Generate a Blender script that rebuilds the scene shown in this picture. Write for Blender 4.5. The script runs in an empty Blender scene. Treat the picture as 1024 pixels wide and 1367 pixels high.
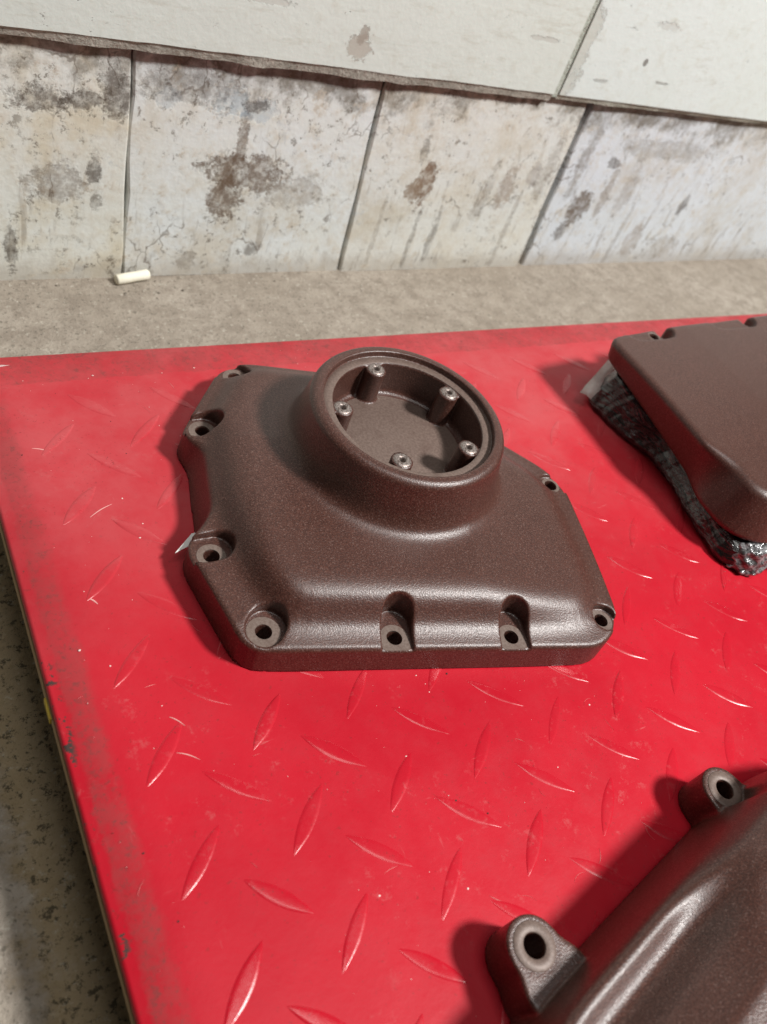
import bpy, math, random
import numpy as np
from mathutils import Matrix, Vector

# ------------------------------------------------------------------ scene, camera, light
sc = bpy.context.scene
C = sc.collection
MM = 0.001                                   # everything below is written in millimetres
random.seed(7)
rng = np.random.default_rng(11)

cam_d = bpy.data.cameras.new('camera')
cam = bpy.data.objects.new('camera', cam_d); C.objects.link(cam)
RIGHT = Vector((0.84533, -0.441276, 0.301153)); DOWN = Vector((-0.161337, -0.748238, -0.643514)); FWD = Vector((0.509301, 0.495395, -0.703702))
cm = Matrix.Identity(4)
for i in range(3):
    cm[i][0] = RIGHT[i]; cm[i][1] = -DOWN[i]; cm[i][2] = -FWD[i]
cm[0][3], cm[1][3], cm[2][3] = -0.16395, -0.08044, 0.31673
cam.matrix_world = cm
cam_d.sensor_fit = 'AUTO'; cam_d.sensor_width = 36.0; cam_d.lens = 27.98
cam_d.clip_start = 0.01; cam_d.clip_end = 50
cam_d.dof.use_dof = True; cam_d.dof.focus_distance = 0.405; cam_d.dof.aperture_fstop = 10.0
sc.camera = cam

w = bpy.data.worlds.new('World'); sc.world = w; w.use_nodes = True
bg = w.node_tree.nodes['Background']
bg.inputs[0].default_value = (1.0, 0.96, 0.92, 1); bg.inputs[1].default_value = 0.03

def lamp(name, loc, target, size, power, color):
    d = bpy.data.lights.new(name, 'AREA'); d.shape = 'DISK'; d.size = size; d.energy = power; d.color = color
    o = bpy.data.objects.new(name, d); C.objects.link(o)
    o.location = loc
    o.rotation_euler = (Vector(target) - Vector(loc)).to_track_quat('-Z', 'Y').to_euler()
    return o
lamp('workshop_lamp', (1.03, -0.77, 1.73), (0.08, 0.12, 0.0), 0.30, 70.0, (1.0, 0.985, 0.955))
lamp('ceiling_lamp', (0.12, -0.12, 1.80), (0.04, 0.14, 0.0), 0.70, 8.5, (1.0, 0.985, 0.95))

sc.view_settings.view_transform = 'Standard'; sc.view_settings.look = 'None'
sc.view_settings.exposure = -0.08; sc.view_settings.gamma = 1.0; sc.view_settings.use_curve_mapping = False
sc.cycles.use_denoising = True
sc.cycles.max_bounces = 8

# ------------------------------------------------------------------ object helpers
def tag(o, label=None, cat=None, group=None, kind=None):
    if label: o['label'] = label
    if cat: o['category'] = cat
    if group: o['group'] = group
    if kind: o['kind'] = kind
    return o
def empty(name, loc=(0, 0, 0), rz=0.0, parent=None):
    o = bpy.data.objects.new(name, None); C.objects.link(o)
    o.empty_display_size = 0.02
    o.location = [v*MM for v in loc]; o.rotation_euler = (0, 0, rz); o.parent = parent
    return o
def mesh_from(name, verts, faces, smooth=True):
    me = bpy.data.meshes.new(name)
    me.from_pydata([tuple(v) for v in (np.asarray(verts, float)*MM)], [], [tuple(map(int, f)) for f in faces])
    if smooth: me.polygons.foreach_set('use_smooth', [True]*len(me.polygons))
    me.update(); return me
def add(name, me, mat, parent=None, loc=(0, 0, 0), rz=0.0):
    o = bpy.data.objects.new(name, me); C.objects.link(o)
    if mat and not me.materials: me.materials.append(mat)
    o.parent = parent; o.location = [v*MM for v in loc]; o.rotation_euler = (0, 0, rz)
    return o
def box_geo(x0, x1, y0, y1, z0, z1):
    v = [(x0, y0, z0), (x1, y0, z0), (x1, y1, z0), (x0, y1, z0), (x0, y0, z1), (x1, y0, z1), (x1, y1, z1), (x0, y1, z1)]
    f = [(0, 3, 2, 1), (4, 5, 6, 7), (0, 1, 5, 4), (1, 2, 6, 5), (2, 3, 7, 6), (3, 0, 4, 7)]
    return v, f
def bevel(o, width, seg=2):
    m = o.modifiers.new('bevel', 'BEVEL'); m.width = width*MM; m.segments = seg; m.limit_method = 'ANGLE'
    return o

# ------------------------------------------------------------------ implicit-surface helpers (cast parts)
def poly_round(pts, n=5):
    """pts: (x, y, r) corners, counter-clockwise or not; each corner cut back by r and turned into an arc"""
    out = []; N = len(pts)
    for i, (x, y, r) in enumerate(pts):
        p = np.array((x, y)); a = np.array(pts[i-1][:2]); b = np.array(pts[(i+1) % N][:2])
        la, lb = np.linalg.norm(a-p), np.linalg.norm(b-p)
        q = min(r, la*.48, lb*.48)
        if q < .1: out.append(p); continue
        s, e = p+(a-p)/la*q, p+(b-p)/lb*q
        for t in np.linspace(0, 1, n): out.append((1-t)**2*s+2*t*(1-t)*p+t*t*e)
    return np.array(out, np.float32)
def sd_poly(x, y, V):
    d = np.full(x.shape, 1e12, np.float32); s = np.ones(x.shape, np.float32)
    N = len(V)
    for i in range(N):
        ax, ay = V[i]; bx, by = V[i-1]
        ex, ey = bx-ax, by-ay
        wx, wy = x-ax, y-ay
        t = np.clip((wx*ex+wy*ey)/(ex*ex+ey*ey+1e-12), 0, 1)
        qx, qy = wx-ex*t, wy-ey*t
        np.minimum(d, qx*qx+qy*qy, out=d)
        c1 = y >= ay; c2 = y < by; c3 = ex*wy > ey*wx
        flip = (c1 & c2 & c3) | (~c1 & ~c2 & ~c3)
        s[flip] *= -1
    return s*np.sqrt(d)
def smin(a, b, k):
    h = np.maximum(k-np.abs(a-b), 0)/k
    return np.minimum(a, b)-h*h*h*k/6
def smax(a, b, k): return -smin(-a, -b, k)
def rmax(a, b, r):                            # rounded intersection
    u, v = a+r, b+r
    return np.minimum(np.maximum(u, v), 0)+np.sqrt(np.maximum(u, 0)**2+np.maximum(v, 0)**2)-r
def sd_cap2(x, y, ax, ay, bx, by, r):
    ex, ey = bx-ax, by-ay
    t = np.clip(((x-ax)*ex+(y-ay)*ey)/(ex*ex+ey*ey+1e-9), 0, 1)
    return np.hypot(x-ax-ex*t, y-ay-ey*t)-r
def surface_nets(f, lo, hi, h):
    lo = np.array(lo, np.float32); n = np.ceil((np.array(hi)-lo)/h).astype(int)+1
    ax = [lo[i]+h*np.arange(n[i], dtype=np.float32) for i in range(3)]
    F = np.empty(tuple(n), np.float32)
    for i in range(0, n[0], 16):
        X, Y, Z = np.meshgrid(ax[0][i:i+16], ax[1], ax[2], indexing='ij')
        F[i:i+16] = f(X.ravel(), Y.ravel(), Z.ravel()).reshape(X.shape)
    I = F < 0
    corner = [(a, b, c) for a in (0, 1) for b in (0, 1) for c in (0, 1)]
    sl = lambda A, c: A[c[0]:A.shape[0]-1+c[0], c[1]:A.shape[1]-1+c[1], c[2]:A.shape[2]-1+c[2]]
    cnt = sum(sl(I, c).astype(np.int8) for c in corner)
    act = (cnt > 0) & (cnt < 8)
    idx = np.argwhere(act)
    vid = np.full(act.shape, -1, np.int64); vid[act] = np.arange(len(idx))
    vals = {c: sl(F, c)[act] for c in corner}
    acc = np.zeros((len(idx), 3), np.float32); num = np.zeros(len(idx), np.float32)
    for c in corner:
        for k in range(3):
            if c[k]: continue
            d = list(c); d[k] = 1; d = tuple(d)
            a, b = vals[c], vals[d]
            m = (a < 0) != (b < 0)
            t = np.where(m, a/np.where(m, a-b, 1), 0)
            q = np.array(c, np.float32)[None].repeat(len(idx), 0); q[:, k] = t
            acc += q*m[:, None]; num += m
    V = lo+h*(idx+acc/num[:, None])
    V = V.astype(np.float32)
    for _ in range(3):                        # pull onto the surface
        x, y, z = V.T.copy(); e = .25*h
        f0 = f(x, y, z)
        g = np.stack([f(x+e, y, z)-f0, f(x, y+e, z)-f0, f(x, y, z+e)-f0], 1)/e
        st = -(f0/np.maximum((g*g).sum(1), .2))[:, None]*g
        V = V+np.clip(st, -.5*h, .5*h)*.8
    quads = []
    for k in range(3):
        u, v = [(1, 2), (2, 0), (0, 1)][k]
        A = np.take(I, range(0, I.shape[k]-1), k); B = np.take(I, range(1, I.shape[k]), k)
        E = np.argwhere(A != B)
        ins = A[tuple(E.T)]
        ok = (E[:, u] > 0) & (E[:, v] > 0) & (E[:, u] < act.shape[u]) & (E[:, v] < act.shape[v])
        E = E[ok]; ins = ins[ok]
        def g(du, dv):
            q = E.copy(); q[:, u] -= du; q[:, v] -= dv
            return vid[tuple(q.T)]
        Q = np.stack([g(1, 1), g(0, 1), g(0, 0), g(1, 0)], 1)
        Q[~ins] = Q[~ins][:, ::-1]
        quads.append(Q)
    return V, np.concatenate(quads)
def net_mesh(name, f, lo, hi, h):
    V, Q = surface_nets(f, lo, hi, h)
    me = bpy.data.meshes.new(name)
    me.vertices.add(len(V)); me.vertices.foreach_set('co', (V*MM).astype(np.float32).ravel())
    me.loops.add(Q.size); me.loops.foreach_set('vertex_index', Q.ravel().astype(np.int32))
    me.polygons.add(len(Q)); me.polygons.foreach_set('loop_start', np.arange(0, Q.size, 4, dtype=np.int32))
    me.polygons.foreach_set('use_smooth', np.ones(len(Q), bool))
    me.update(calc_edges=True); me.validate()
    return me
def ring_mesh(name, r0, r1, h, n=28, bev=.3):
    prof = [(r0, -h), (r0, -bev), (r0+bev, 0), (r1-bev, 0), (r1, -bev), (r1, -h)]
    V = []; F = []; m = len(prof)
    for i in range(n):
        a = 2*math.pi*i/n
        for r, z in prof: V.append((r*math.cos(a), r*math.sin(a), z))
    for i in range(n):
        for j in range(m-1):
            a, b = i*m+j, ((i+1) % n)*m+j
            F.append((a, b, b+1, a+1))
    return mesh_from(name, V, F)
def lathe_mesh(name, prof, n=28):
    V = []; F = []; m = len(prof)
    for i in range(n):
        a = 2*math.pi*i/n
        for r, z in prof: V.append((r*math.cos(a), r*math.sin(a), z))
    for i in range(n):
        for j in range(m-1):
            a, b = i*m+j, ((i+1) % n)*m+j
            F.append((a, b, b+1, a+1))
    return mesh_from(name, V, F)

# ------------------------------------------------------------------ material helpers
class NT:
    def __init__(s, name):
        s.m = bpy.data.materials.new(name); s.m.use_nodes = True
        s.t = s.m.node_tree; s.b = s.t.nodes['Principled BSDF']; s._co = None
    def n(s, typ, **kw):
        nd = s.t.nodes.new(typ)
        for k, v in kw.items(): setattr(nd, k, v)
        return nd
    def put(s, sock, v):
        if isinstance(v, bpy.types.NodeSocket): s.t.links.new(v, sock)
        elif isinstance(v, (tuple, list)) and sock.type == 'RGBA' and len(v) == 3: sock.default_value = (*v, 1)
        else: sock.default_value = v
    def co(s):
        if s._co is None: s._co = s.n('ShaderNodeTexCoord').outputs['Object']
        return s._co
    def scaled(s, sx, sy, sz, rot=(0, 0, 0)):
        mp = s.n('ShaderNodeMapping'); s.t.links.new(s.co(), mp.inputs[0])
        mp.inputs['Scale'].default_value = (sx, sy, sz); mp.inputs['Rotation'].default_value = rot
        return mp.outputs[0]
    def noise(s, scale, detail=3, rough=.55, vec=None, dist=0.0, col=False):
        nd = s.n('ShaderNodeTexNoise'); s.t.links.new(vec or s.co(), nd.inputs['Vector'])
        nd.inputs['Scale'].default_value = scale; nd.inputs['Detail'].default_value = detail
        nd.inputs['Roughness'].default_value = rough; nd.inputs['Distortion'].default_value = dist
        return nd.outputs['Color' if col else 'Fac']
    def voro(s, scale, vec=None, feature='F1', out='Distance'):
        nd = s.n('ShaderNodeTexVoronoi', feature=feature); s.t.links.new(vec or s.co(), nd.inputs['Vector'])
        nd.inputs['Scale'].default_value = scale
        return nd.outputs[out]
    def ramp(s, v, a, b, lo=0.0, hi=1.0, smooth=True):
        nd = s.n('ShaderNodeMapRange'); nd.interpolation_type = 'SMOOTHSTEP' if smooth else 'LINEAR'
        s.put(nd.inputs[0], v)
        for k, x in zip((1, 2, 3, 4), (a, b, lo, hi)): nd.inputs[k].default_value = x
        return nd.outputs[0]
    def math(s, op, a, b=0.0, clamp=False):
        nd = s.n('ShaderNodeMath', operation=op); nd.use_clamp = clamp
        s.put(nd.inputs[0], a); s.put(nd.inputs[1], b); return nd.outputs[0]
    def mix(s, f, a, b, mode='MIX'):
        nd = s.n('ShaderNodeMix', data_type='RGBA', blend_type=mode)
        s.put(nd.inputs[0], f); s.put(nd.inputs[6], a); s.put(nd.inputs[7], b); return nd.outputs[2]
    def xyz(s):
        nd = s.n('ShaderNodeSeparateXYZ'); s.t.links.new(s.co(), nd.inputs[0]); return nd.outputs
    def bump(s, h, strength, dist, normal=None):
        nd = s.n('ShaderNodeBump'); s.put(nd.inputs['Height'], h)
        nd.inputs['Strength'].default_value = strength; nd.inputs['Distance'].default_value = dist
        if normal: s.t.links.new(normal, nd.inputs['Normal'])
        return nd.outputs[0]
    def done(s, base, rough, normal=None, metal=0.0, spec=.5, **kw):
        s.put(s.b.inputs['Base Color'], base); s.put(s.b.inputs['Roughness'], rough); s.put(s.b.inputs['Metallic'], metal)
        s.put(s.b.inputs['Specular IOR Level'], spec)
        if normal: s.put(s.b.inputs['Normal'], normal)
        for k, v in kw.items(): s.put(s.b.inputs[k.replace('_', ' ')], v)
        return s.m

def mat_brown(name='brown_powder_coat'):
    t = NT(name)
    grain = t.noise(1300, 2, .6)
    fleck = t.ramp(t.noise(1250, 1, .5, vec=t.scaled(1, 1.07, .96, (.3, .2, .5))), .60, .70)
    cloud = t.noise(35, 3, .6)
    c = t.mix(t.ramp(cloud, .3, .7), (.066, .0195, .0120), (.078, .0235, .0150))
    c = t.mix(t.ramp(grain, .35, .68), t.mix(.5, c, (.02, .008, .006)), t.mix(.42, c, (.135, .064, .049)))
    c = t.mix(t.math('MULTIPLY', fleck, .34), c, (.27, .175, .15))
    r = t.ramp(grain, .3, .7, .43, .34)
    nb = t.bump(grain, .42, .0004)
    nb = t.bump(t.noise(420, 2), .04, .0006, nb)
    return t.done(c, r, nb, metal=.0, spec=.70)
def mat_seat(name='worn_bolt_seat', a=(.145, .10, .082), b=(.21, .16, .137)):
    t = NT(name)
    g = t.noise(700, 3, .6); g2 = t.noise(90, 3)
    c = t.mix(t.ramp(g, .3, .7), a, b)
    c = t.mix(t.math('MULTIPLY', t.ramp(g2, .5, .7), .35), c, (.09, .05, .04))
    return t.done(c, .5, t.bump(g, .25, .0003), metal=.1)
def mat_steel():
    t = NT('bright_thread_metal')
    g = t.noise(1100, 3, .6)
    c = t.mix(t.ramp(g, .4, .6), (.16, .12, .105), (.36, .31, .285))
    return t.done(c, .38, t.bump(g, .5, .0003), metal=.5)
def mat_dark(name, col=(.006, .005, .005), r=.7):
    t = NT(name); g = t.noise(400, 2)
    return t.done(t.mix(g, col, tuple(2*v for v in col)), r, None)

PX0, PY1 = -126.0, 296.0                      # left edge and back edge of the platform
def mat_red(name, gloss=False):
    t = NT(name)
    t._co = t.n('ShaderNodeNewGeometry').outputs['Position']      # the platform never moves: its paint, dust and wear are laid out in world metres
    n1 = t.noise(9, 4, .6); n2 = t.noise(60, 5, .65); n3 = t.noise(420, 3, .6)
    c = t.mix(t.ramp(n1, .35, .65), (.46, .0075, .020), (.52, .011, .025))
    c = t.mix(t.math('MULTIPLY', t.ramp(n2, .48, .75), .25), c, (.42, .020, .032))
    spd = t.ramp(t.noise(330, 2, .5), .68, .74)
    c = t.mix(t.math('MULTIPLY', spd, .5), c, (.26, .018, .02))
    x, y, z = t.xyz()
    # light dust film, with a pale sheen painted in towards the wall
    dust_sheen = t.ramp(t.noise(16, 6, .7), .32, .70, .35, 1.0)
    c = t.mix(t.math('MULTIPLY', t.math('MULTIPLY', dust_sheen, t.ramp(y, .02, .22, .05, 1.0)), .55), c, (.52, .125, .13))
    # scuffing: fine directional rubs
    sc1 = t.noise(260, 4, .7, vec=t.scaled(1, .12, 1, (0, 0, .5))); sc2 = t.noise(260, 4, .7, vec=t.scaled(.12, 1, 1, (0, 0, .3)))
    scm = t.math('MULTIPLY', t.ramp(t.math('MAXIMUM', sc1, sc2), .66, .74), t.ramp(t.noise(22, 3), .48, .62))
    c = t.mix(t.math('MULTIPLY', scm, .4), c, (.62, .20, .20))
    rub = t.math('MULTIPLY', t.ramp(t.noise(85, 7, .82), .56, .66), t.ramp(t.noise(13, 3), .42, .60))
    c = t.mix(t.math('MULTIPLY', rub, .38), c, (.50, .12, .12))
    drk = t.math('MULTIPLY', t.ramp(t.noise(520, 4, .7), .61, .66), t.ramp(t.noise(30, 3), .40, .60))
    c = t.mix(t.math('MULTIPLY', drk, .55), c, (.20, .025, .025))
    rough = t.math('ADD', t.ramp(n2, .3, .7, .33, .46), t.math('MULTIPLY', t.math('MAXIMUM', scm, rub), .15))
    # rubbed, grimy margins with a wandering edge; the outermost strip is clean
    wob = t.math('MULTIPLY', t.math('SUBTRACT', t.noise(60, 6, .75), .5), .010)
    dl = t.math('ADD', t.math('SUBTRACT', x, PX0*MM), wob)
    db = t.math('ADD', t.math('SUBTRACT', PY1*MM, y), wob)
    ml = t.math('MULTIPLY', t.ramp(dl, .0135, .0185, 1, 0), t.ramp(dl, .0040, .0062))
    mb = t.ramp(db, .0245, .0262, 1, 0)
    m = t.math('MAXIMUM', ml, mb)
    m = t.math('MULTIPLY', m, t.ramp(t.noise(38, 7, .8), .36, .60, .12, 1.0))
    c = t.mix(t.math('MULTIPLY', m, .5), c, (.31, .055, .055))
    sm = t.ramp(t.noise(260, 5, .8), .52, .62)
    c = t.mix(t.math('MULTIPLY', t.math('MULTIPLY', m, sm), .55), c, (.15, .055, .05))
    rough = t.math('ADD', rough, t.math('MULTIPLY', m, .22))
    # chipped paint along the left arris
    ch = t.math('MULTIPLY', t.ramp(t.noise(70, 5, .75), .60, .63), t.ramp(dl, .006, .002))
    c = t.mix(ch, c, (.07, .05, .045))
    nb = t.bump(n3, .14, .0004)
    nb = t.bump(t.noise(45, 3), .22, .0012, nb)
    if gloss:                                                     # treads are polished by wheels and boots
        rough = t.math('MULTIPLY', rough, .62)
        c = t.mix(t.math('MULTIPLY', t.ramp(t.noise(150, 5, .75), .55, .66), .18), c, (.56, .12, .13))
    return t.done(c, rough, nb, spec=.36 if gloss else .17)
def mat_concrete():
    t = NT('grey_beige_concrete')
    n1 = t.noise(7, 5, .65); n2 = t.noise(60, 5, .7); n3 = t.noise(330, 4, .7)
    c = t.mix(t.ramp(n1, .3, .7), (.31, .265, .215), (.40, .35, .295))
    c = t.mix(t.ramp(n2, .35, .72), c, (.25, .21, .17))
    c = t.mix(t.math('MULTIPLY', t.ramp(n3, .54, .68), .75), c, (.13, .115, .09))
    c = t.mix(t.math('MULTIPLY', t.ramp(t.noise(190, 4, .7), .58, .68), .6), c, (.52, .48, .41))
    pit = t.ramp(t.voro(240), .05, .16)
    c = t.mix(t.math('MULTIPLY', t.math('SUBTRACT', 1.0, pit), t.ramp(n2, .4, .6)), c, (.06, .055, .045))
    # stained ground left of the platform, its shadow's tone mixed into the colour
    x, y, z = t.xyz()
    stain_shade = t.ramp(t.math('ADD', x, t.math('MULTIPLY', t.math('SUBTRACT', n2, .5), .05)), -.156, -.140, 0, 1)
    stain_shade = t.math('MULTIPLY', stain_shade, t.ramp(t.math('ADD', y, t.math('MULTIPLY', n1, .05)), .24, .34, 1, 0))
    c = t.mix(t.math('MULTIPLY', stain_shade, .72), c, (.31, .23, .12))
    blk = t.math('MULTIPLY', t.ramp(t.noise(210, 6, .8), .53, .60), stain_shade)
    c = t.mix(t.math('MULTIPLY', blk, .8), c, (.035, .03, .02))
    wht = t.math('MULTIPLY', t.ramp(t.noise(170, 6, .8, vec=t.scaled(1, 1, 1, (.5, .4, .9))), .585, .64), stain_shade)
    c = t.mix(t.math('MULTIPLY', wht, .55), c, (.42, .39, .32))
    h = t.math('ADD', t.math('MULTIPLY', n3, .6), n2)
    nb = t.bump(h, .7, .0028)
    return t.done(c, .86, nb, spec=.25)

def blob(t, px, pz, cx, cz, rx, rz, wob, edge=.25):
    """mask of a stain with a ragged outline; px/pz are metre sockets, the rest is millimetres"""
    a = t.math('DIVIDE', t.math('SUBTRACT', px, cx*MM), rx*MM); b = t.math('DIVIDE', t.math('SUBTRACT', pz, cz*MM), rz*MM)
    d = t.math('SQRT', t.math('ADD', t.math('MULTIPLY', a, a), t.math('MULTIPLY', b, b)))
    d = t.math('ADD', d, wob)
    return t.ramp(d, 1.05-edge*.5, 1.05+edge*.5, 1, 0)
def mat_lower(name, base_a, base_b, blobs, streak, yellow=0.0, mould=1.0, thr=.57):
    t = NT(name)
    x, y, z = t.xyz()
    n1 = t.noise(16, 5, .65); n2 = t.noise(75, 6, .7); n3 = t.noise(260, 4, .7)
    c = t.mix(t.ramp(n1, .32, .68), base_a, base_b)
    c = t.mix(t.math('MULTIPLY', t.ramp(n2, .46, .70), .45), c, (.55, .48, .38))
    c = t.mix(t.math('MULTIPLY', t.ramp(t.noise(11, 6, .75), .47, .66), .45), c, (.46, .395, .30))
    if yellow: c = t.mix(t.math('MULTIPLY', t.ramp(t.noise(22, 4, .6), .45, .66), yellow), c, (.64, .54, .34))
    # faint blue-grey older coat showing through
    c = t.mix(t.math('MULTIPLY', t.ramp(t.noise(30, 5, .75), .62, .66), .35), c, (.46, .50, .53))
    # run streaks
    sv = t.noise(95, 5, .7, vec=t.scaled(1, 1, .16, (0, .28, 0)), dist=.4)
    low_ = t.ramp(z, 0.0, .11, 1.0, .3)
    sm = t.math('MULTIPLY', t.math('MULTIPLY', t.ramp(sv, .55, .68), low_), t.ramp(n1, .42, .58))
    c = t.mix(t.math('MULTIPLY', sm, min(1, streak*1.35)), c, (.19, .145, .10))
    sv2 = t.noise(200, 4, .7, vec=t.scaled(1, 1, .10, (0, .3, 0)))
    c = t.mix(t.math('MULTIPLY', t.math('MULTIPLY', t.ramp(sv2, .62, .68), low_), streak*.9), c, (.11, .085, .06))
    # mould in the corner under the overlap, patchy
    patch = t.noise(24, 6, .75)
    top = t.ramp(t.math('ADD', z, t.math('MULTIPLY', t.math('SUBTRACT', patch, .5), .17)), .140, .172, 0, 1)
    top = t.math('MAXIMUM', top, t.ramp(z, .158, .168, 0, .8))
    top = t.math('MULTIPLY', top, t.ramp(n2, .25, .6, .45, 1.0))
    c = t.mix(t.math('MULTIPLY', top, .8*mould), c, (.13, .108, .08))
    foot = t.ramp(t.math('ADD', z, t.math('MULTIPLY', t.math('SUBTRACT', n2, .5), .05)), .004, .022, 1, 0)
    c = t.mix(t.math('MULTIPLY', foot, .5), c, (.34, .29, .23))
    old = t.math('MULTIPLY', t.ramp(t.noise(38, 8, .82), .585, .60), .55*mould)
    c = t.mix(old, c, (.50, .43, .34))
    sp = t.math('MULTIPLY', t.ramp(t.noise(110, 7, .82), thr, thr+.04), t.ramp(t.noise(20, 3), .42, .56))
    c = t.mix(t.math('MULTIPLY', sp, .7), c, (.13, .10, .07))
    # hair cracks in the paint
    wv = t.n('ShaderNodeVectorMath', operation='ADD'); dn = t.n('ShaderNodeVectorMath', operation='SCALE')
    t.t.links.new(t.noise(30, 4, .6, col=True), dn.inputs[0]); dn.inputs['Scale'].default_value = .035
    t.t.links.new(t.scaled(1.5, 1, .8, (0, .25, 0)), wv.inputs[0]); t.t.links.new(dn.outputs[0], wv.inputs[1])
    ck = t.math('MULTIPLY', t.ramp(t.voro(26, vec=wv.outputs[0], feature='DISTANCE_TO_EDGE'), .006, .022, 1, 0), t.ramp(t.noise(17, 4), .52, .60))
    c = t.mix(t.math('MULTIPLY', ck, .6), c, (.14, .11, .085))
    w_ = t.math('ADD', t.math('MULTIPLY', t.math('SUBTRACT', t.noise(48, 6, .8), .5), 4.2), t.math('MULTIPLY', t.math('SUBTRACT', n3, .5), .9))
    inner = t.ramp(t.noise(105, 7, .8), .33, .58, .18, 1.0)
    peel = None
    for (cx, cz, rx, rz, col, st, edge) in blobs:
        m = blob(t, x, z, cx, cz, rx, rz, w_, edge)
        c = t.mix(t.math('MULTIPLY', t.math('MULTIPLY', m, inner), st), c, col)
        peel = m if peel is None else t.math('MAXIMUM', peel, m)
    h = t.math('ADD', n2, t.math('MULTIPLY', n3, .4))
    if peel is not None: h = t.math('SUBTRACT', h, t.math('MULTIPLY', peel, .5))
    h = t.math('SUBTRACT', h, t.math('MULTIPLY', sp, .5))
    return t.done(c, t.ramp(n2, .3, .7, .5, .75), t.bump(h, .4, .0018), spec=.3)
def mat_upper(name, a, b, chips):
    t = NT(name)
    x, y, z = t.xyz()
    n1 = t.noise(12, 4, .6); n2 = t.noise(90, 5, .7); n3 = t.noise(300, 3, .6)
    c = t.mix(t.ramp(n1, .3, .7), a, b)
    c = t.mix(t.math('MULTIPLY', t.ramp(n2, .5, .72), .4), c, (.54, .54, .47))
    c = t.mix(t.math('MULTIPLY', t.ramp(t.noise(60, 6, .8, vec=t.scaled(.25, 1, 1.4)), .56, .66), .35), c, (.46, .45, .38))
    ch = t.math('MULTIPLY', t.ramp(t.noise(85, 6, .78, vec=t.scaled(.7, 1, 1.4)), .645, .675), t.ramp(t.noise(14, 2), .45, .6))
    c = t.mix(t.math('MULTIPLY', ch, .8), c, (.13, .115, .095))
    w_ = t.math('MULTIPLY', t.math('SUBTRACT', t.noise(80, 7, .82), .5), 5.0)
    peel = ch
    for (cx, cz, rx, rz, col, st, edge) in chips:
        m = blob(t, x, z, cx, cz, rx, rz, w_, edge); peel = t.math('MAXIMUM', peel, m)
        c = t.mix(t.math('MULTIPLY', m, st), c, col)
    h = t.math('SUBTRACT', t.math('ADD', t.math('MULTIPLY', n2, .5), t.math('MULTIPLY', n3, .2)), peel)
    return t.done(c, t.ramp(n2, .3, .7, .42, .6), t.bump(h, .45, .0018), spec=.35)
def mat_edge(name, a, b):
    t = NT(name)
    n2 = t.noise(110, 6, .75); n3 = t.noise(400, 4, .7)
    c = t.mix(t.ramp(n2, .35, .65), a, b)
    c = t.mix(t.math('MULTIPLY', t.ramp(n3, .56, .66), .6), c, (.12, .10, .08))
    return t.done(c, .8, t.bump(t.math('ADD', n2, t.math('MULTIPLY', n3, .5)), .8, .003), spec=.2)

M_BROWN = mat_brown(); M_SEAT = mat_seat(); M_STEEL = mat_steel()
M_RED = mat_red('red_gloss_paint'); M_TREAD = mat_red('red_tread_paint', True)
M_CONC = mat_concrete()

# ------------------------------------------------------------------ floor
FZ = -52.0
def grid_mesh(name, x0, x1, y0, y1, nx, ny, zf):
    V = [(x0+(x1-x0)*i/nx, y0+(y1-y0)*j/ny) for j in range(ny+1) for i in range(nx+1)]
    V = [(x, y, zf(x, y)) for x, y in V]
    F = [(j*(nx+1)+i, j*(nx+1)+i+1, (j+1)*(nx+1)+i+1, (j+1)*(nx+1)+i) for j in range(ny) for i in range(nx)]
    return mesh_from(name, V, F)
fl = add('floor', grid_mesh('floor', -900, 1900, -900, 900, 140, 90, lambda x, y: .5*math.sin(x*.031+1.3*math.sin(y*.021))*math.cos(y*.037)), M_CONC, loc=(0, 0, FZ))
tag(fl, 'rough grey beige concrete floor', None, kind='structure')

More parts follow.
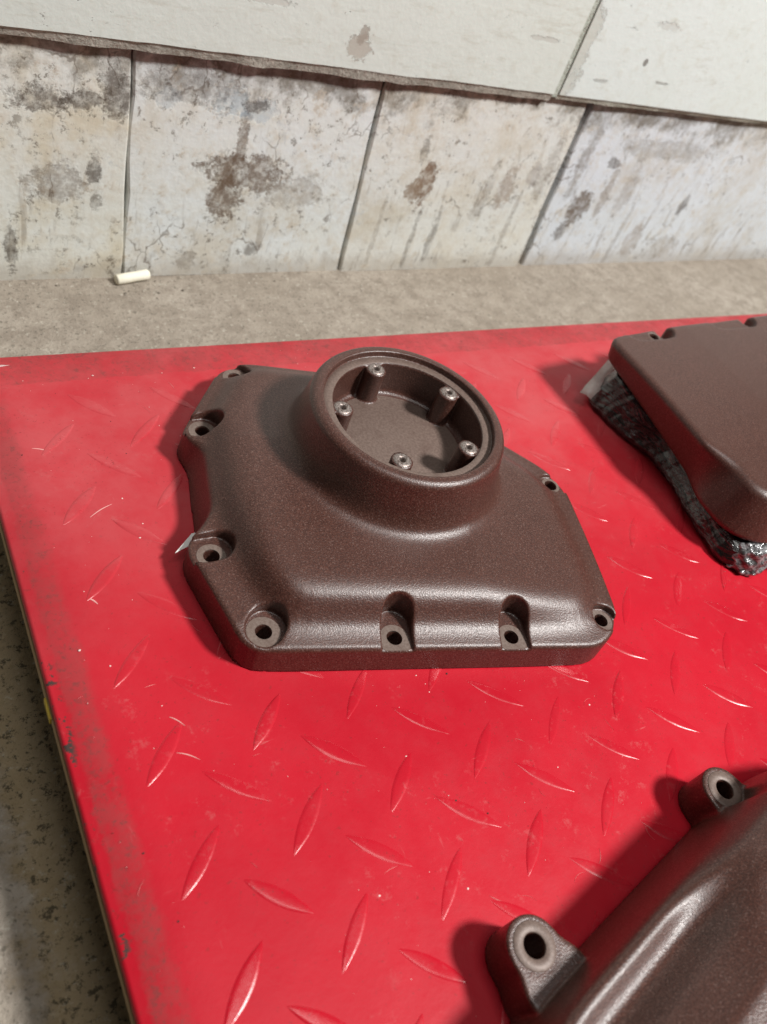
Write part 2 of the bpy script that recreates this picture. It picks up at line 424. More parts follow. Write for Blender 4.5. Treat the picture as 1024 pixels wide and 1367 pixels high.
# ------------------------------------------------------------------ wall of overlapping painted boards
WALL_AZ = math.radians(1.737)
wall = empty('panelled_wall', (-81.1, 435.0, FZ), WALL_AZ)
tag(wall, 'stained white painted board wall with overlapping upper boards', 'wall')
BR = (.13, .085, .055); DB = (.075, .055, .04); GR = (.33, .30, .26); BL = (.36, .44, .50)
low = [
    # x at the foot (left, right), x at the top (left, right), colours, stains
    ((-420, 84.6), (-420, 79.6), (.69, .69, .63), (.72, .74, .71), [(37, 74, 17, 12, BR, .55, .5), (26, 128, 14, 8, DB, .8, .5), (52, 130, 12, 6, DB, .8, .5), (60, 84, 5, 8, DB, .8, .4), (62, 60, 4, 6, DB, .7, .4), (8, 26, 4, 16, DB, .7, .4), (72, 140, 9, 16, DB, .8, .5)], .45, .35),
    ((86.2, 274.3), (80.9, 263.8), (.69, .705, .675), (.71, .745, .755), [(172, 86, 28, 13, BR, .85, .45), (155, 66, 13, 14, BR, .85, .45), (163, 110, 4.5, 18, BR, .75, .5), (215, 72, 22, 12, GR, .6, .5), (134, 15, 6, 9, GR, .8, .3), (186, 22, 6, 6, DB, .6, .5), (150, 137, 10, 10, BL, .55, .5), (172, 133, 12, 8, BL, .5, .5), (106, 136, 8, 6, BL, .4, .4), (168, 136, 8, 4, DB, .8, .5), (120, 144, 30, 9, DB, .55, .6)], .35, .1),
    ((276.2, 486.5), (265.6, 477.0), (.69, .69, .645), (.69, .71, .695), [(336, 84, 8, 20, (.20, .13, .085), .95, .22), (300, 36, 2.2, 30, (.16, .12, .085), .4, .9), (402, 70, 6, 22, (.22, .17, .12), .45, .9), (447, 42, 2.5, 38, (.16, .12, .09), .4, .9), (466, 100, 7, 30, (.22, .18, .14), .5, .9), (326, 76, 9, 9, (.24, .17, .115), .85, .25), (322, 112, 4, 12, DB, .6, .5), (425, 80, 9, 20, (.30, .23, .18), .65, .5), (452, 98, 7, 9, (.36, .33, .31), .6, .4), (340, 30, 3, 26, DB, .5, .5), (362, 30, 3, 24, DB, .5, .5)], .6, .12),
    ((494.0, 1500), (484.5, 1500), (.65, .685, .72), (.66, .70, .755), [(531, 62, 13, 18, (.13, .09, .06), .9, .35), (508, 112, 6, 30, (.14, .11, .08), .6, .9), (588, 84, 9, 22, (.24, .19, .15), .45, .9), (612, 34, 3, 34, (.2, .16, .12), .4, .9), (524, 40, 6, 9, DB, .7, .4), (548, 112, 8, 5, DB, .8, .4), (560, 80, 5, 26, (.25, .2, .16), .6, .5), (640, 28, 10, 20, (.30, .24, .19), .6, .5), (700, 20, 22, 12, (.33, .28, .22), .55, .5), (620, 128, 60, 9, (.25, .23, .2), .5, .6), (690, 70, 5, 10, DB, .7, .4)], .75, 0.0),
]
PT = 14.0
for i, (b, tt, ca, cb, bl, st, ye) in enumerate(low):
    jit = [0, .8, -.5, .4][i]
    nz = 8
    V = []; F = []
    h = 180.0
    for k in range(nz+1):
        f = k/nz
        wv = .7*math.sin(i*2.1+k*1.9)+.4*math.sin(k*4.3+i)
        xl = b[0]+(tt[0]-b[0])*f+(wv if 0 < k else 0); xr = b[1]+(tt[1]-b[1])*f+.6*math.sin(i*3.3+k*1.4)
        for (x, y) in ((xl, jit+1.2), (xl+1.2, jit), (xr-1.2, jit), (xr, jit+1.2), (xr, PT), (xl, PT)): V.append((x, y, h*f))
    for k in range(nz):
        for j in range(6):
            a0 = k*6+j; a1 = k*6+(j+1) % 6
            F.append((a0, a1, a1+6, a0+6))
    F.append((5, 4, 3, 2, 1, 0)); F.append(tuple(nz*6+j for j in range(6)))
    o = add('lower_panel', mesh_from('lower_panel', V, F, False), mat_lower('stained_white_paint_%d' % i, ca, cb, bl, st, ye, 1.0, [.545, .562, .565, .575][i]), wall)
    o['label'] = ['cream lower board with black spots at the left', 'lower board with a large brown stain', 'lower board with peeled brown patch and streaks', 'bluish white streaked lower board at the right'][i]
# dark backing that closes the joints
v, f = box_geo(-420, 1500, PT+4, PT+16, 0, 420)
add('backing', mesh_from('backing', v, f, False), mat_dark('dark_joint', (.02, .018, .014), .9), wall)

UZ = 163.5                                    # underside of the upper boards above the floor
up = [
    (-420, 424.0, (.62, .66, .62), (.645, .69, .65), [(231, 186, 10, 8, (.42, .39, .34), .8, .2), (231, 194, 4, 5, (.30, .26, .22), .7, .2), (45, 193, 9, 2.5, (.10, .09, .08), .8, .4), (390, 210, 16, 1.6, (.45, .44, .40), .5, .3), (150, 205, 20, 2, (.48, .47, .43), .5, .3)], (.36, .345, .30), (.52, .49, .43), 9.5, 0),
    (431.5, 1500, (.665, .72, .70), (.68, .735, .725), [(436, 205, 7, 40, (.50, .51, .46), .7, .4), (520, 235, 13, 2.5, (.45, .44, .42), .35, .3), (512, 205, 1.8, 2.2, DB, .7, .4), (548, 191, 8, 1.3, DB, .45, .3), (470, 186, 7, 1.3, DB, .35, .3)], (.42, .42, .36), (.52, .51, .44), 7.0, 2),
]
for i, (x0, x1, ca, cb, ch, ea, eb, chz, dz) in enumerate(up):
    y0, y1 = -9.0+i*1.0, -.8-.0*i
    z0, z1 = UZ+dz, 430.0
    nx = 120
    # face sheet with a slightly uneven lower arris, then the broken lower edge as a piece of its own
    V = []; F = []; VE = []; FE = []
    rs = np.random.default_rng(30+i)
    jag = np.convolve(rs.normal(0, 1, nx+9), np.ones(5)/5, 'same')[:nx+1]*(.5 if i == 0 else .3)
    jag2 = np.convolve(rs.normal(0, 1, nx+9), np.ones(3)/3, 'same')[:nx+1]*.8
    xs = np.linspace(x0, x1, nx+1)
    for k, x in enumerate(xs):
        zc = z0+chz*(.82 if i == 0 else .8)+jag[k]
        V += [(x, y0, zc), (x, y0, z1), (x, y1, z1), (x, y1, zc)]
        VE += [(x, y0+.25, zc-.05), (x, y0+1.3+jag2[k]*.5, zc-chz*.18), (x, y0+2.6+jag2[k]*.6, z0+chz*.16+jag2[k]*.7), (x, y1-.3, z0), (x, y1-.3, zc-.05)]
    for k in range(nx):
        a, b = k*4, (k+1)*4
        F += [(a, b, b+1, a+1), (a+1, b+1, b+2, a+2), (a+2, b+2, b+3, a+3), (a+3, b+3, b, a)]
        a, b = k*5, (k+1)*5
        FE += [(a+1, b+1, b, a), (a+2, b+2, b+1, a+1), (a+3, b+3, b+2, a+2), (a+4, b+4, b+3, a+3), (a, b, b+4, a+4)]
    F += [(0, 1, 2, 3), tuple(nx*4+j for j in (3, 2, 1, 0))]
    FE += [(0, 1, 2, 3, 4), tuple(nx*5+j for j in (4, 3, 2, 1, 0))]
    o = add('upper_panel', mesh_from('upper_panel', V, F, False), mat_upper('cream_wall_paint_%d' % i, ca, cb, ch), wall)
    e = add('lower_edge', mesh_from('lower_edge', VE, FE, False), mat_edge('broken_board_edge_%d' % i, ea, eb), o)
# recessed strip between the two upper boards
v, f = box_geo(424.3, 431.2, -6.6, -1, UZ+5, 428)
add('joint_strip', mesh_from('joint_strip', v, f, False), mat_edge('green_grey_joint', (.40, .43, .37), (.50, .53, .47)), wall)

# ------------------------------------------------------------------ red platform
plat = empty('lift_platform', (PX0, PY1, FZ))
tag(plat, 'red painted tread plate platform with worn margins', 'platform')
off = (-PX0, -PY1, -FZ)                      # parts are written in world millimetres
X1, Y0 = 620.0, -285.0
def plate_sheet():
    # inset rows: flat field, margin falling away slightly, rolled edge, short lip
    prof = [(28, 0.0), (16.5, 0.0), (15.0, -.35), (6.4, -.8), (5.2, -1.5), (1.6, -1.7), (.6, -2.2), (0.0, -3.2), (0.2, -7.5)]
    prob = [(45, 0.0), (26.5, 0.0), (24.5, -.35), (6.4, -.8), (5.2, -1.5), (1.6, -1.7), (.6, -2.2), (0.0, -3.2), (0.2, -7.5)]
    V = []; F = []
    xs = [PX0+a for a, _ in prof[::-1]]+list(np.linspace(PX0+60, X1, 50)); zx = [z for _, z in prof[::-1]]+[0]*50
    ys = list(np.linspace(Y0, PY1-70, 44))+[PY1-a for a, _ in prob]; zy = [0]*44+[z for _, z in prob]
    for y, za in zip(ys, zy):
        for x, zb in zip(xs, zx):
            dent = .12*math.sin(x*.05+y*.017)*math.sin(y*.043-x*.011)
            V.append((x, y, min(za, zb)+(dent if min(za, zb) > -2 else 0)))
    n = len(xs)
    for j in range(len(ys)-1):
        for i in range(n-1): F.append((j*n+i, j*n+i+1, (j+1)*n+i+1, (j+1)*n+i))
    return mesh_from('top_plate', V, F)
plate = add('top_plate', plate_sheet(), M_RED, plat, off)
# the material's margin masks read object coordinates = world millimetres because the mesh is written in world space
def tread_mesh():
    L, Wd, H = 15.6, 3.1, .42
    ns, nt = 20, 8
    V = []; F = []
    for i in range(ns+1):
        s = -1+2*i/ns
        wv = Wd*max(0.0, 1-abs(s)**2.1)+.12
        for j in range(nt+1):
            t_ = -1+2*j/nt
            e = max(0.0, 1-abs(t_)**3.2)
            V.append((s*L, t_*wv, -.12+(H+.12)*e**.5*(1-abs(s)**6)))
    for i in range(ns):
        for j in range(nt): F.append((i*(nt+1)+j, (i+1)*(nt+1)+j, (i+1)*(nt+1)+j+1, i*(nt+1)+j+1))
    return mesh_from('tread', V, F)
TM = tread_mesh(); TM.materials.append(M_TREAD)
S = 32.0; r2 = 2**-.5
n_tr = 0
for i in range(-14, 22):
    for j in range(-22, 14):
        lx, ly = i*S, -j*S
        x, y = (lx+ly)*r2, (ly-lx)*r2
        if x < PX0+25 or y > PY1-34 or y < -105 or x > 420 or (x > 330 and y < 40): continue
        if x > 40 and y < -110+(x-40)*.1: continue
        o = bpy.data.objects.new('tread', TM); C.objects.link(o); o.parent = plate
        along_v = (i+j) % 2 == 0
        o.location = (x*MM, y*MM, .02*MM)
        o.rotation_euler = (0, 0, math.radians((45 if along_v else -45)+random.uniform(-1.5, 1.5)))
        o.scale = (random.uniform(.96, 1.04), random.uniform(.9, 1.1), random.uniform(.6, 1.0))
        n_tr += 1
t = NT('bare_plywood'); g = t.noise(40, 4, .6, vec=t.scaled(1, .2, 6))
M_PLY = t.done(t.mix(g, (.30, .20, .10), (.46, .34, .18)), .75)
v, f = box_geo(PX0-.4, X1, Y0, PY1+.3, -14.0, -7.8)
add('base_board', mesh_from('base_board', v, f, False), M_PLY, plat, off)
v, f = box_geo(PX0+34, X1-30, Y0+30, PY1-30, FZ+.2, -14.2)
add('under_frame', mesh_from('under_frame', v, f, False), mat_dark('dark_frame', (.03, .012, .012), .6), plat, off)

t = NT('yellow_paint'); M_YEL = t.done(t.mix(t.noise(200, 3), (.62, .45, .03), (.75, .58, .08)), .5)
v, f = box_geo(PX0-1.2, PX0-.45, 78, 88, -13.0, -8.6)
add('paint_remnant', mesh_from('paint_remnant', v, f, False), M_YEL, plat, off)

# ------------------------------------------------------------------ cam cover in the middle
CO = (-48.4, 70.8, 0.0); CA = math.radians(-15.9)
cover = empty('cam_cover', (CO[0], CO[1], .15), CA)
tag(cover, 'brown speckled engine cover with round open boss and bolt holes, on the red plate', 'engine cover')
base = poly_round([(-1, 0, 12), (187, 0, 16), (203, 16, 12), (205.5, 60, 30), (205.5, 112, 12), (196, 127, 12), (174, 145, 30), (128, 182, 30), (100, 195, 26), (14, 195, 10), (1, 190, 10), (-23.0, 135, 9), (-20.5, 127, 7), (-11.5, 119.5, 7), (-10, 81, 6), (-16.5, 70, 7), (-23.2, 60.5, 7), (-22.5, 52, 8)])
domp = poly_round([(16, 15, 20), (150, 14.5, 10), (180, 17, 14), (190, 34, 18), (191, 60, 20), (190, 104, 14), (181, 119, 12), (164, 134, 30), (124, 175, 30), (98, 187, 26), (20, 187, 12), (6, 178, 14), (-11, 139, 12), (-9, 118, 10), (-8, 86, 12), (-4, 66, 20), (2, 40, 20)])
BX, BY = 88.6, 117.2
HOLES = [(9.5, 184.5), (-11.5, 137.5), (-11.6, 53.5), (9.0, 11.8), (71.3, 8.2), (134.3, 8.2), (192.3, 18.2), (196.0, 114.0)]
PADZ = 15.0
POSTS = [(BX+.3+36.4*math.cos(math.radians(a)), BY+1.5+36.4*math.sin(math.radians(a))) for a in (108, 180, 252, 324, 36)]
TOPZ = 62.5
def cover_sdf(x, y, z):
    d2 = sd_poly(x, y, base)+z*.05
    fl_ = rmax(d2, z-(18.9-np.clip(15-y, 0, 15)*.14), 2.3)
    dd = sd_poly(x, y, domp)
    T = 33.5-np.maximum(0, y-118)*.105-np.maximum(0, x-118)*.115-np.maximum(0, 60-y)*.03-np.maximum(0, 10-x)*.12
    side = (dd+(z-20)*.45)*.91
    dome = smax(side, z-T, 15)
    b = smin(fl_, dome, 13)
    r = np.hypot(x-BX, y-BY)
    bx_ = (r-(53.0+(TOPZ-z)*.235))*.975
    boss = rmax(bx_, z-TOPZ, 3.4)
    b = smin(b, boss, 13)
    b = np.maximum(b, -z)
    # cup: lip, ledge, bowl
    b = smax(b, -np.maximum(r-47.0, TOPZ-3.6-z), 1.0)
    cup = rmax(r-41.3, 38.0-z, 3.0)
    posts = np.full(x.shape, 1e3, np.float32)
    for px, py in POSTS: posts = np.minimum(posts, np.hypot(x-px, y-py)-5.8)
    posts = np.maximum(posts, z-(TOPZ-4.6))
    cup = smax(cup, -posts, 1.6)
    b = smax(b, -cup, 1.2)
    for px, py in POSTS: b = np.maximum(b, -np.maximum(np.hypot(x-px, y-py)-2.3, TOPZ-15-z))
    # spot faces, slots and through holes
    for k, (hx, hy) in enumerate(HOLES):
        if k in (4, 5): c = np.maximum(sd_cap2(x, y, hx, hy-14, hx+.6, hy+7.5, 7.9), PADZ-z)
        elif k == 3: c = np.maximum(sd_cap2(x, y, hx, hy, hx+1.5, hy+2.5, 8.9), PADZ-z)
        elif k == 2: c = np.maximum(sd_cap2(x, y, hx-4, hy+2, hx+2.0, hy+3.5, 8.2), PADZ-z)
        elif k == 1: c = np.maximum(sd_cap2(x, y, hx-2, hy, hx+1.0, hy+1.0, 8.6), PADZ-z)
        elif k == 0: c = np.maximum(sd_cap2(x, y, hx-6, hy+1, hx, hy, 8.0), PADZ-z)
        elif k == 7: c = np.maximum(sd_cap2(x, y, hx+6, hy, hx-1, hy, 6.8), PADZ+1.6-z)
        else: c = np.maximum(sd_cap2(x, y, hx+1, hy, hx, hy, 7.4), PADZ-z)
        b = smax(b, -c, 1.3)
        b = np.maximum(b, -np.maximum(np.hypot(x-hx, y-hy)-3.9, 2.5-z))
    return b
body = add('body', net_mesh('cover_body', cover_sdf, (-28, -4, -2), (210, 200, 66), 1.0), M_BROWN, cover)
def seat_mesh(name, r_hole, rad, n=36, h=.3, clip=None):
    """thin flat pad round a hole; rad is a radius, clip a lower y limit"""
    V = []; F = []
    for i in range(n):
        a = 2*math.pi*i/n; r = rad
        if clip is not None and math.sin(a) < 0: r = min(rad, -clip/max(1e-6, -math.sin(a)))*1.0
        if clip is not None and math.sin(a) < 0: r = min(rad*1.25, abs(clip/math.sin(a)))
        ca, sa = math.cos(a), math.sin(a)
        if clip is not None and abs(r*ca) > rad: r = rad/abs(ca)
        V += [(r_hole*ca, r_hole*sa, -1.0), (r_hole*ca, r_hole*sa, 0), (r*ca, r*sa, 0), (r*ca, r*sa, -h)]
    for i in range(n):
        for j in range(3):
            p, q = i*4+j, ((i+1) % n)*4+j
            F.append((p, q, q+1, p+1))
    return mesh_from(name, V, F, False)
rads = [6.9, 7.3, 7.0, 7.9, 7.2, 7.2, 6.5, 5.7]
for k, (hx, hy) in enumerate(HOLES):
    o = add('bolt_seat', seat_mesh('bolt_seat', 3.95, rads[k], clip=-7.0 if k in (4, 5) else None), M_SEAT, cover, (hx, hy, PADZ+(1.6 if k == 7 else 0)+.14))
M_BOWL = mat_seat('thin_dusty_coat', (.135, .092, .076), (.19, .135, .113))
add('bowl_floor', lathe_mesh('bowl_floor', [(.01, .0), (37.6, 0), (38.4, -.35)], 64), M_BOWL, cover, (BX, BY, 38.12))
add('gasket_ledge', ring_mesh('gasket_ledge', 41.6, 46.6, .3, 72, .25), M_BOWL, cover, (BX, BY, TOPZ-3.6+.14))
pc = lathe_mesh('threaded_insert', [(1.5, -7), (1.5, -.5), (1.9, .15), (2.7, .45), (3.6, .4), (4.5, .1), (5.0, -.5)], 24); pc.materials.append(M_STEEL)
for px, py in POSTS: add('threaded_insert', pc, None, cover, (px, py, TOPZ-4.3))

# ------------------------------------------------------------------ wrapped package and the cover lying on it
pack = empty('wrapped_package', (272, 60, 0))
tag(pack, 'flat black package wrapped in glossy crinkled film, under the flat lid', 'package')
po = (-272, -60, 0)
def pk_noise(x, y, z):
    return .45*(np.sin(x*.21+1.7*np.sin(y*.09+.5))+np.sin(y*.37+2.1*np.sin(z*.2+x*.1))+np.sin((x+y)*.22+1.3)*1.2+.8*np.sin(y*.9+x*.35+2*np.sin(x*.2)))
pk = poly_round([(274, 207, 6), (276, 172, 30), (287, 148, 40), (286, 122, 30), (277, 92, 30), (271, 56, 10), (283, 40, 10), (330, 45, 10), (480, 60, 10), (480, 222, 10), (300, 226, 10)])
def pack_sdf(x, y, z):
    T = 17.2+np.maximum(0, (y-100))*.14
    n_ = pk_noise(x, y, z)
    d = rmax(sd_poly(x, y, pk)+np.maximum(z-5, 0)*.42, np.maximum(z-T, .3-z), 4.5)
    return d+.42*n_
t = NT('black_stretch_film')
g = t.noise(60, 4, .55, vec=t.scaled(1.2, .5, 2.2, (.3, .2, .45)), dist=1.6)
g2 = t.noise(150, 3, .6, dist=1.2)
gh = t.math('ADD', t.ramp(g, .35, .7), t.math('MULTIPLY', g2, .35))
M_FILM = t.done(t.mix(t.ramp(g, .55, .75), (.008, .007, .0065), (.03, .026, .024)), t.ramp(g2, .3, .7, .06, .18), t.bump(gh, .5, .003), spec=.75, Coat_Weight=.6, Coat_Roughness=.08)
add('package_body', net_mesh('package_body', pack_sdf, (262, 30, -2), (486, 234, 28), 1.6), M_FILM, pack, po)
bn = poly_round([(274, 58, 6), (277, 44, 8), (288, 37, 8), (330, 41, 10), (345, 54, 6), (300, 60, 8)])
def bunch_sdf(x, y, z):
    n_ = np.sin(x*.62+1.6*np.sin(y*.35+z*.3))+np.sin(y*.75+z*.5+1.5*np.sin(x*.22))+.8*np.sin((x-y)*.4+z*.9)
    return rmax(sd_poly(x, y, bn)+np.maximum(z-4, 0)*.35, np.maximum(z-19.5, .3-z), 4.0)+.55*n_
t = NT('crumpled_clear_film')
g = t.noise(190, 4, .6, vec=t.scaled(1, 1, 1.8, (.3, 0, .5)), dist=1.5)
M_BUNCH = t.done(t.mix(t.ramp(g, .4, .65), (.05, .05, .05), (.36, .36, .37)), .13, t.bump(g, .35, .003), metal=.3, spec=.8)
add('film_bunch', net_mesh('film_bunch', bunch_sdf, (266, 30, -2), (352, 68, 26), 1.0), M_BUNCH, pack, po)
# stiff clear flap of film sticking out at the back corner
t = NT('milky_film'); g = t.noise(90, 4)
M_FLAP = t.done((.78, .74, .70), .25, t.bump(g, .4, .002), Alpha=t.ramp(g, .3, .7, .5, .75), Transmission_Weight=.2)
fv = []; ff = []
for i in range(9):
    s = i/8
    ax_, ay_ = 262+(306-262)*s, 206+(229-206)*s
    bx_, by_ = 268+(309-268)*s, 199+(215-199)*s
    zz = 11+10*s**.7+.8*math.sin(s*9)
    fv += [(ax_, ay_, zz), ((ax_+bx_)/2, (ay_+by_)/2, zz+.8), (bx_, by_, zz-.8), (bx_, by_, zz-1.1), ((ax_+bx_)/2, (ay_+by_)/2, zz+.5), (ax_, ay_, zz-.3)]
for i in range(8):
    for j in range(6): ff.append((i*6+j, i*6+(j+1) % 6, (i+1)*6+(j+1) % 6, (i+1)*6+j))
ff += [(5, 4, 3, 2, 1, 0), tuple(48+j for j in range(6))]
add('film_flap', mesh_from('film_flap', fv, ff), M_FLAP, pack, po)

LA = math.radians(4.0)
lid = empty('rocker_cover', (279, 215, 18.0), LA)
tag(lid, 'flat topped brown cover with notched back edge, lying on the wrapped package', 'engine cover')
lidp = poly_round([(-6, 4, 15), (18, 6, 12), (250, 5, 10), (250, -160, 14), (2, -170, 16), (-19, -150, 20), (-14.5, -106, 20), (-8, -50, 20)])
def lid_sdf(x, y, z):
    jg = np.clip((-98-y)/30, 0, 1); jg = jg*jg*(3-2*jg)
    lf = np.clip(1-(x-16)/30, 0, 1)
    d2 = sd_poly(x, y, lidp)+np.maximum(34-z, 0)*.24*(1-jg)*lf+jg*np.clip(z-3, 0, 40)*.36*lf
    crest = 34.0-np.abs(x-78)*.012
    zb = np.clip((y+112)*.145, 0, 16.5)
    b = rmax(d2*.93, np.maximum(z-crest, zb-z), 4.6)
    # lowered bolt pads with a bored pocket along the back edge
    for (p0, p1, pk_, w_) in ((27, 50, 56, 9.0), (126, 160, 165, 10.0)):
        b = smax(b, -np.maximum(sd_cap2(x, y, p0, 8, p1, 6, w_+4.0), 31.0-z), 1.6)
        b = smax(b, -np.maximum(sd_cap2(x, y, pk_, 12, pk_, 1, 7.5), 22.0-z), 1.4)
    b = np.maximum(b, -np.maximum(np.hypot(x-42, y+1.0)-3.8, 8-z))
    return b
add('body', net_mesh('lid_body', lid_sdf, (-28, -178, -2), (256, 16, 40), 1.5), M_BROWN, lid)
o = add('bolt_seat', ring_mesh('lid_seat', 3.85, 5.2, .4), M_SEAT, lid, (42, -1.0, 31.12))

# ------------------------------------------------------------------ domed cover in the near right corner
near = empty('primary_cover', (60, -150, .15))
tag(near, 'large domed brown cover with two bolt ears, cut off by the lower right corner', 'engine cover')
no = (-60, 150, 0)
EARS = [(8.6, -79.3), (138.0, -63.7)]
EZ = 21.0
nb_ = poly_round([(-60, -162, 30), (-34, -112, 20), (-8, -97.5, 16), (54, -84.5, 10), (109, -73.5, 10), (168, -62, 20), (225, -75, 20), (230, -240, 20), (-60, -240, 20)])
_s = np.arange(-10, 200, .5)
def _prof(pts):
    h_ = np.interp(_s, [p[0] for p in pts], [p[1] for p in pts])
    k = np.hanning(15); k /= k.sum()
    return np.convolve(np.pad(h_, 7, 'edge'), k, 'valid')
H_A = _prof([(-10, -14), (0, 4), (.8, 19), (2.6, 34), (4.6, 38.6), (7, 40.8), (9.5, 40.3), (12.5, 38.5), (15.5, 37.5), (18.5, 38.3), (26, 48), (40, 58), (80, 62), (200, 62)])
H_B = _prof([(-10, -14), (0, 4), (.8, 19), (3, 37), (9, 48), (20, 55), (60, 62), (200, 62)])
def near_sdf(x, y, z):
    d2 = sd_poly(x, y, nb_)
    q = np.clip((x-52)/52, 0, 1); q = q*q*(3-2*q)
    Hh = (np.interp(-d2, _s, H_A)*(1-q)+np.interp(-d2, _s, H_B)*q).astype(np.float32)
    G_ = np.interp(-d2, _s, np.gradient(H_A, .5))*(1-q)+np.interp(-d2, _s, np.gradient(H_B, .5))*q
    b = ((z-Hh)/np.sqrt(1+G_*G_)).astype(np.float32)
    b = np.maximum(b, d2)
    for ex_, ey_ in EARS:
        e = np.minimum(np.hypot(x-ex_, y-ey_)-11.2, 1e3)
        wb = sd_cap2(x, y, ex_-3, ey_-14, ex_+8, ey_-12, 9.5)
        e = smin(e, wb, 10)
        e = rmax(e, z-EZ, 1.2)
        b = smin(b, e, 3)
    for ex_, ey_ in EARS:
        b = np.maximum(b, -np.maximum(np.hypot(x-ex_, y-ey_)-4.5, 2.5-z))
        b = smax(b, -np.maximum(np.hypot(x-ex_, y-ey_)-9.4, EZ-z), 1.0)
    return np.maximum(b, -z)
add('body', net_mesh('near_body', near_sdf, (-66, -246, -2), (236, -44, 68), 1.2), M_BROWN, near, no)
es = ring_mesh('ear_seat', 4.55, 8.9, .5); es.materials.append(M_BOWL)
for ex_, ey_ in EARS: add('bolt_seat', es, None, near, (ex_-60, ey_+150, EZ+.15))

# ------------------------------------------------------------------ small loose things
t = NT('cream_foam'); g = t.noise(300, 3)
M_FOAM = t.done(t.mix(g, (.80, .75, .60), (.86, .83, .72)), .7, t.bump(g, .3, .0006))
stub = bpy.data.objects.new('foam_stub', None)
prof = [(.2, -13.5), (3.2, -13.4), (3.8, -12.6), (3.9, -4), (3.75, 3), (3.9, 12.4), (3.1, 13.3), (.2, 13.5)]
me = lathe_mesh('foam_stub', prof, 18)
R_ = Matrix.Rotation(math.radians(90), 4, 'Y')
me.transform(R_); me.transform(Matrix.Rotation(math.radians(14), 4, 'Z'))
o = add('foam_stub', me, M_FOAM, None, (10.0, 432.0, FZ+4.2), 0)
tag(o, 'short cream coloured stub lying on the concrete at the foot of the wall', 'stub')
bpy.data.objects.remove(stub)

t = NT('white_paper'); M_PAPER = t.done((.84, .82, .79), .7)
v = [(-58.5, 135.5, 9.0), (-48.5, 142.5, 12.6), (-41, 143, 11.5), (-41, 138, 10.5), (-49.5, 137.4, 11.0)]
v += [(x, y, z-.25) for x, y, z in v]
f = [(0, 4, 1), (4, 3, 2, 1), (6, 9, 5), (6, 7, 8, 9), (0, 1, 6, 5), (1, 2, 7, 6), (2, 3, 8, 7), (3, 4, 9, 8), (4, 0, 5, 9)]
o = add('paper_scrap', mesh_from('paper_scrap', [(x+45, y-140, z) for x, y, z in v], f, False), M_PAPER, None, (-45, 140, 0))
tag(o, 'tiny white paper sliver poking out under the left side of the cover', 'paper scrap')

def flakes(name, n, mat, smin_, smax_, zone, seed):
    rs = np.random.default_rng(seed); V = []; F = []
    while n:
        x, y = rs.uniform(zone[0], zone[1]), rs.uniform(zone[2], zone[3])
        s = smin_*(smax_/smin_)**(rs.random()**2.2); m = rs.integers(4, 7); a0 = rs.random()*6.3
        el = rs.uniform(.5, 1.0); b0 = len(V); zt = .12+rs.uniform(.1, .35)*s
        ring = []
        for k in range(m):
            a = a0+2*math.pi*k/m; r = s*rs.uniform(.6, 1.1)
            ring.append((x+r*math.cos(a), y+r*el*math.sin(a)))
        V += [(p[0], p[1], 0) for p in ring]+[(x+(p[0]-x)*.7, y+(p[1]-y)*.7, zt) for p in ring]
        for k in range(m): F.append((b0+k, b0+(k+1) % m, b0+m+(k+1) % m, b0+m+k))
        F.append(tuple(b0+m+k for k in range(m)))
        n -= 1
    return mesh_from(name, V, F, False)
t = NT('white_paint_flake'); M_FLK = t.done((.80, .62, .58), .5)
o = add('paint_flakes', flakes('paint_flakes', 230, M_FLK, .13, .75, (-118, 130, -90, 285), 4), M_FLK)
tag(o, 'scattered tiny white paint flakes on the red plate', 'flakes', kind='stuff')
t = NT('black_grit'); M_GRIT = t.done((.03, .02, .018), .8)
o = add('grit', flakes('grit', 130, M_GRIT, .2, .85, (-120, 160, -60, 285), 9), M_GRIT)
tag(o, 'scattered dark grit on the red plate', 'grit', kind='stuff')
# white scuff of paint on the far left margin
rs = np.random.default_rng(3); V = []; F = []
ring = []
for k in range(22):
    a = 2*math.pi*k/22; r = 1+.25*math.sin(3*a+1)+.12*rs.normal()
    ring.append((-103+6.5*r*math.cos(a)-(5 if math.cos(a) < -.6 else 0), 286.0+2.0*r*math.sin(a)))
V = [(x, y, -1.15) for x, y in ring]+[(-103+(x+103)*.8, 286.0+(y-286.0)*.8, -.75) for x, y in ring]
F = [(k, (k+1) % 22, 22+(k+1) % 22, 22+k) for k in range(22)]+[tuple(22+k for k in range(22))]
t = NT('white_paint_drop'); g = t.noise(200, 4, .7)
M_DROP = t.done(t.mix(g, (.80, .70, .68), (.55, .35, .34)), .45)
o = add('paint_drop', mesh_from('paint_drop', [(x+103, y-286.0, z) for x, y, z in V], F, True), M_DROP, None, (-103, 286.0, 0))
tag(o, 'dried white paint drop on the far left margin of the red plate', 'paint drop')
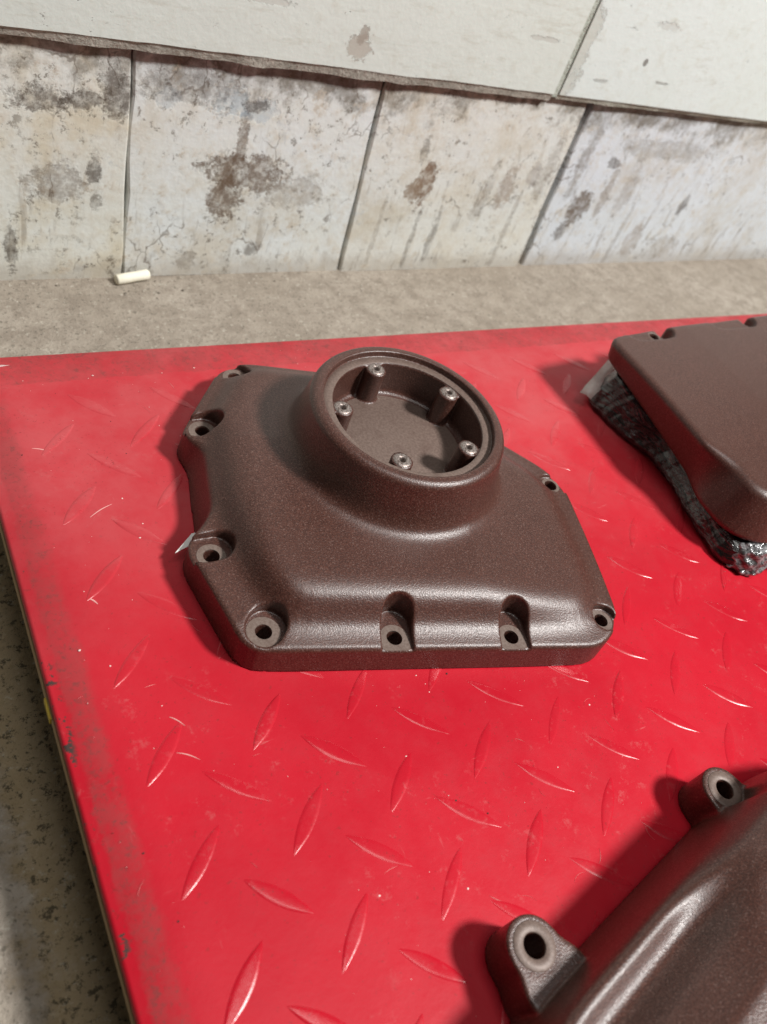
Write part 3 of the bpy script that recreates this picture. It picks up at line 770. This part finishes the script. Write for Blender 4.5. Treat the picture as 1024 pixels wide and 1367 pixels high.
# fine scratches in the paint
V = []; F = []
def scratch(pts, wd):
    b0 = len(V); n = len(pts)
    for k, (x, y) in enumerate(pts):
        a, b = pts[max(0, k-1)], pts[min(n-1, k+1)]
        dx, dy = b[0]-a[0], b[1]-a[1]; l = math.hypot(dx, dy)+1e-6
        ww = wd*(.25+math.sin(math.pi*(k+.3)/(n-.4)))*.6
        V.extend([(x-dy/l*ww, y+dx/l*ww, .10), (x+dy/l*ww, y-dx/l*ww, .10), (x, y, .17)])
    for k in range(n-1):
        a, b = b0+3*k, b0+3*k+3
        F.extend([(a, a+2, b+2, b), (a+2, a+1, b+1, b+2)])
rs = np.random.default_rng(21)
fixed = [((-88, 172), (-76, 178), .35), ((-104, 222), (-96, 218), .4), ((-86, 44), (-78, 38), .3), ((-100, 126), (-97, 122), .5), ((-84, 60), (-79, 54), .3)]
for (a, b, wd) in fixed: scratch([(a[0]+(b[0]-a[0])*s, a[1]+(b[1]-a[1])*s+.8*math.sin(s*3)) for s in np.linspace(0, 1, 7)], wd)
for k in range(34):
    x, y = rs.uniform(-120, 120), rs.uniform(-70, 280); a = rs.uniform(0, 3.14); l = rs.uniform(2, 9); cv = rs.normal()*.12
    scratch([(x+l*s*math.cos(a+cv*s*3), y+l*s*math.sin(a+cv*s*3)) for s in np.linspace(0, 1, 6)], rs.uniform(.05, .13))
t = NT('pale_scratch'); M_SCR = t.done((.72, .34, .32), .5)
o = add('scratches', mesh_from('scratches', V, F, False), M_SCR)
tag(o, 'fine pale scratches in the red paint', 'scratches', kind='stuff')

# crumbs of plaster and dirt gathered on the concrete
t = NT('plaster_crumb'); g = t.noise(60, 2)
M_CRUMB = t.done(t.mix(t.ramp(g, .4, .6), (.12, .10, .075), (.55, .50, .43)), .85)
me = flakes('floor_crumbs', 260, M_CRUMB, .25, 1.7, (-110, 620, 405, 437), 15)
o = add('floor_crumbs', me, M_CRUMB, None, (0, 0, FZ+.3))
tag(o, 'crumbs of plaster and dirt on the concrete along the wall', 'crumbs', kind='stuff')
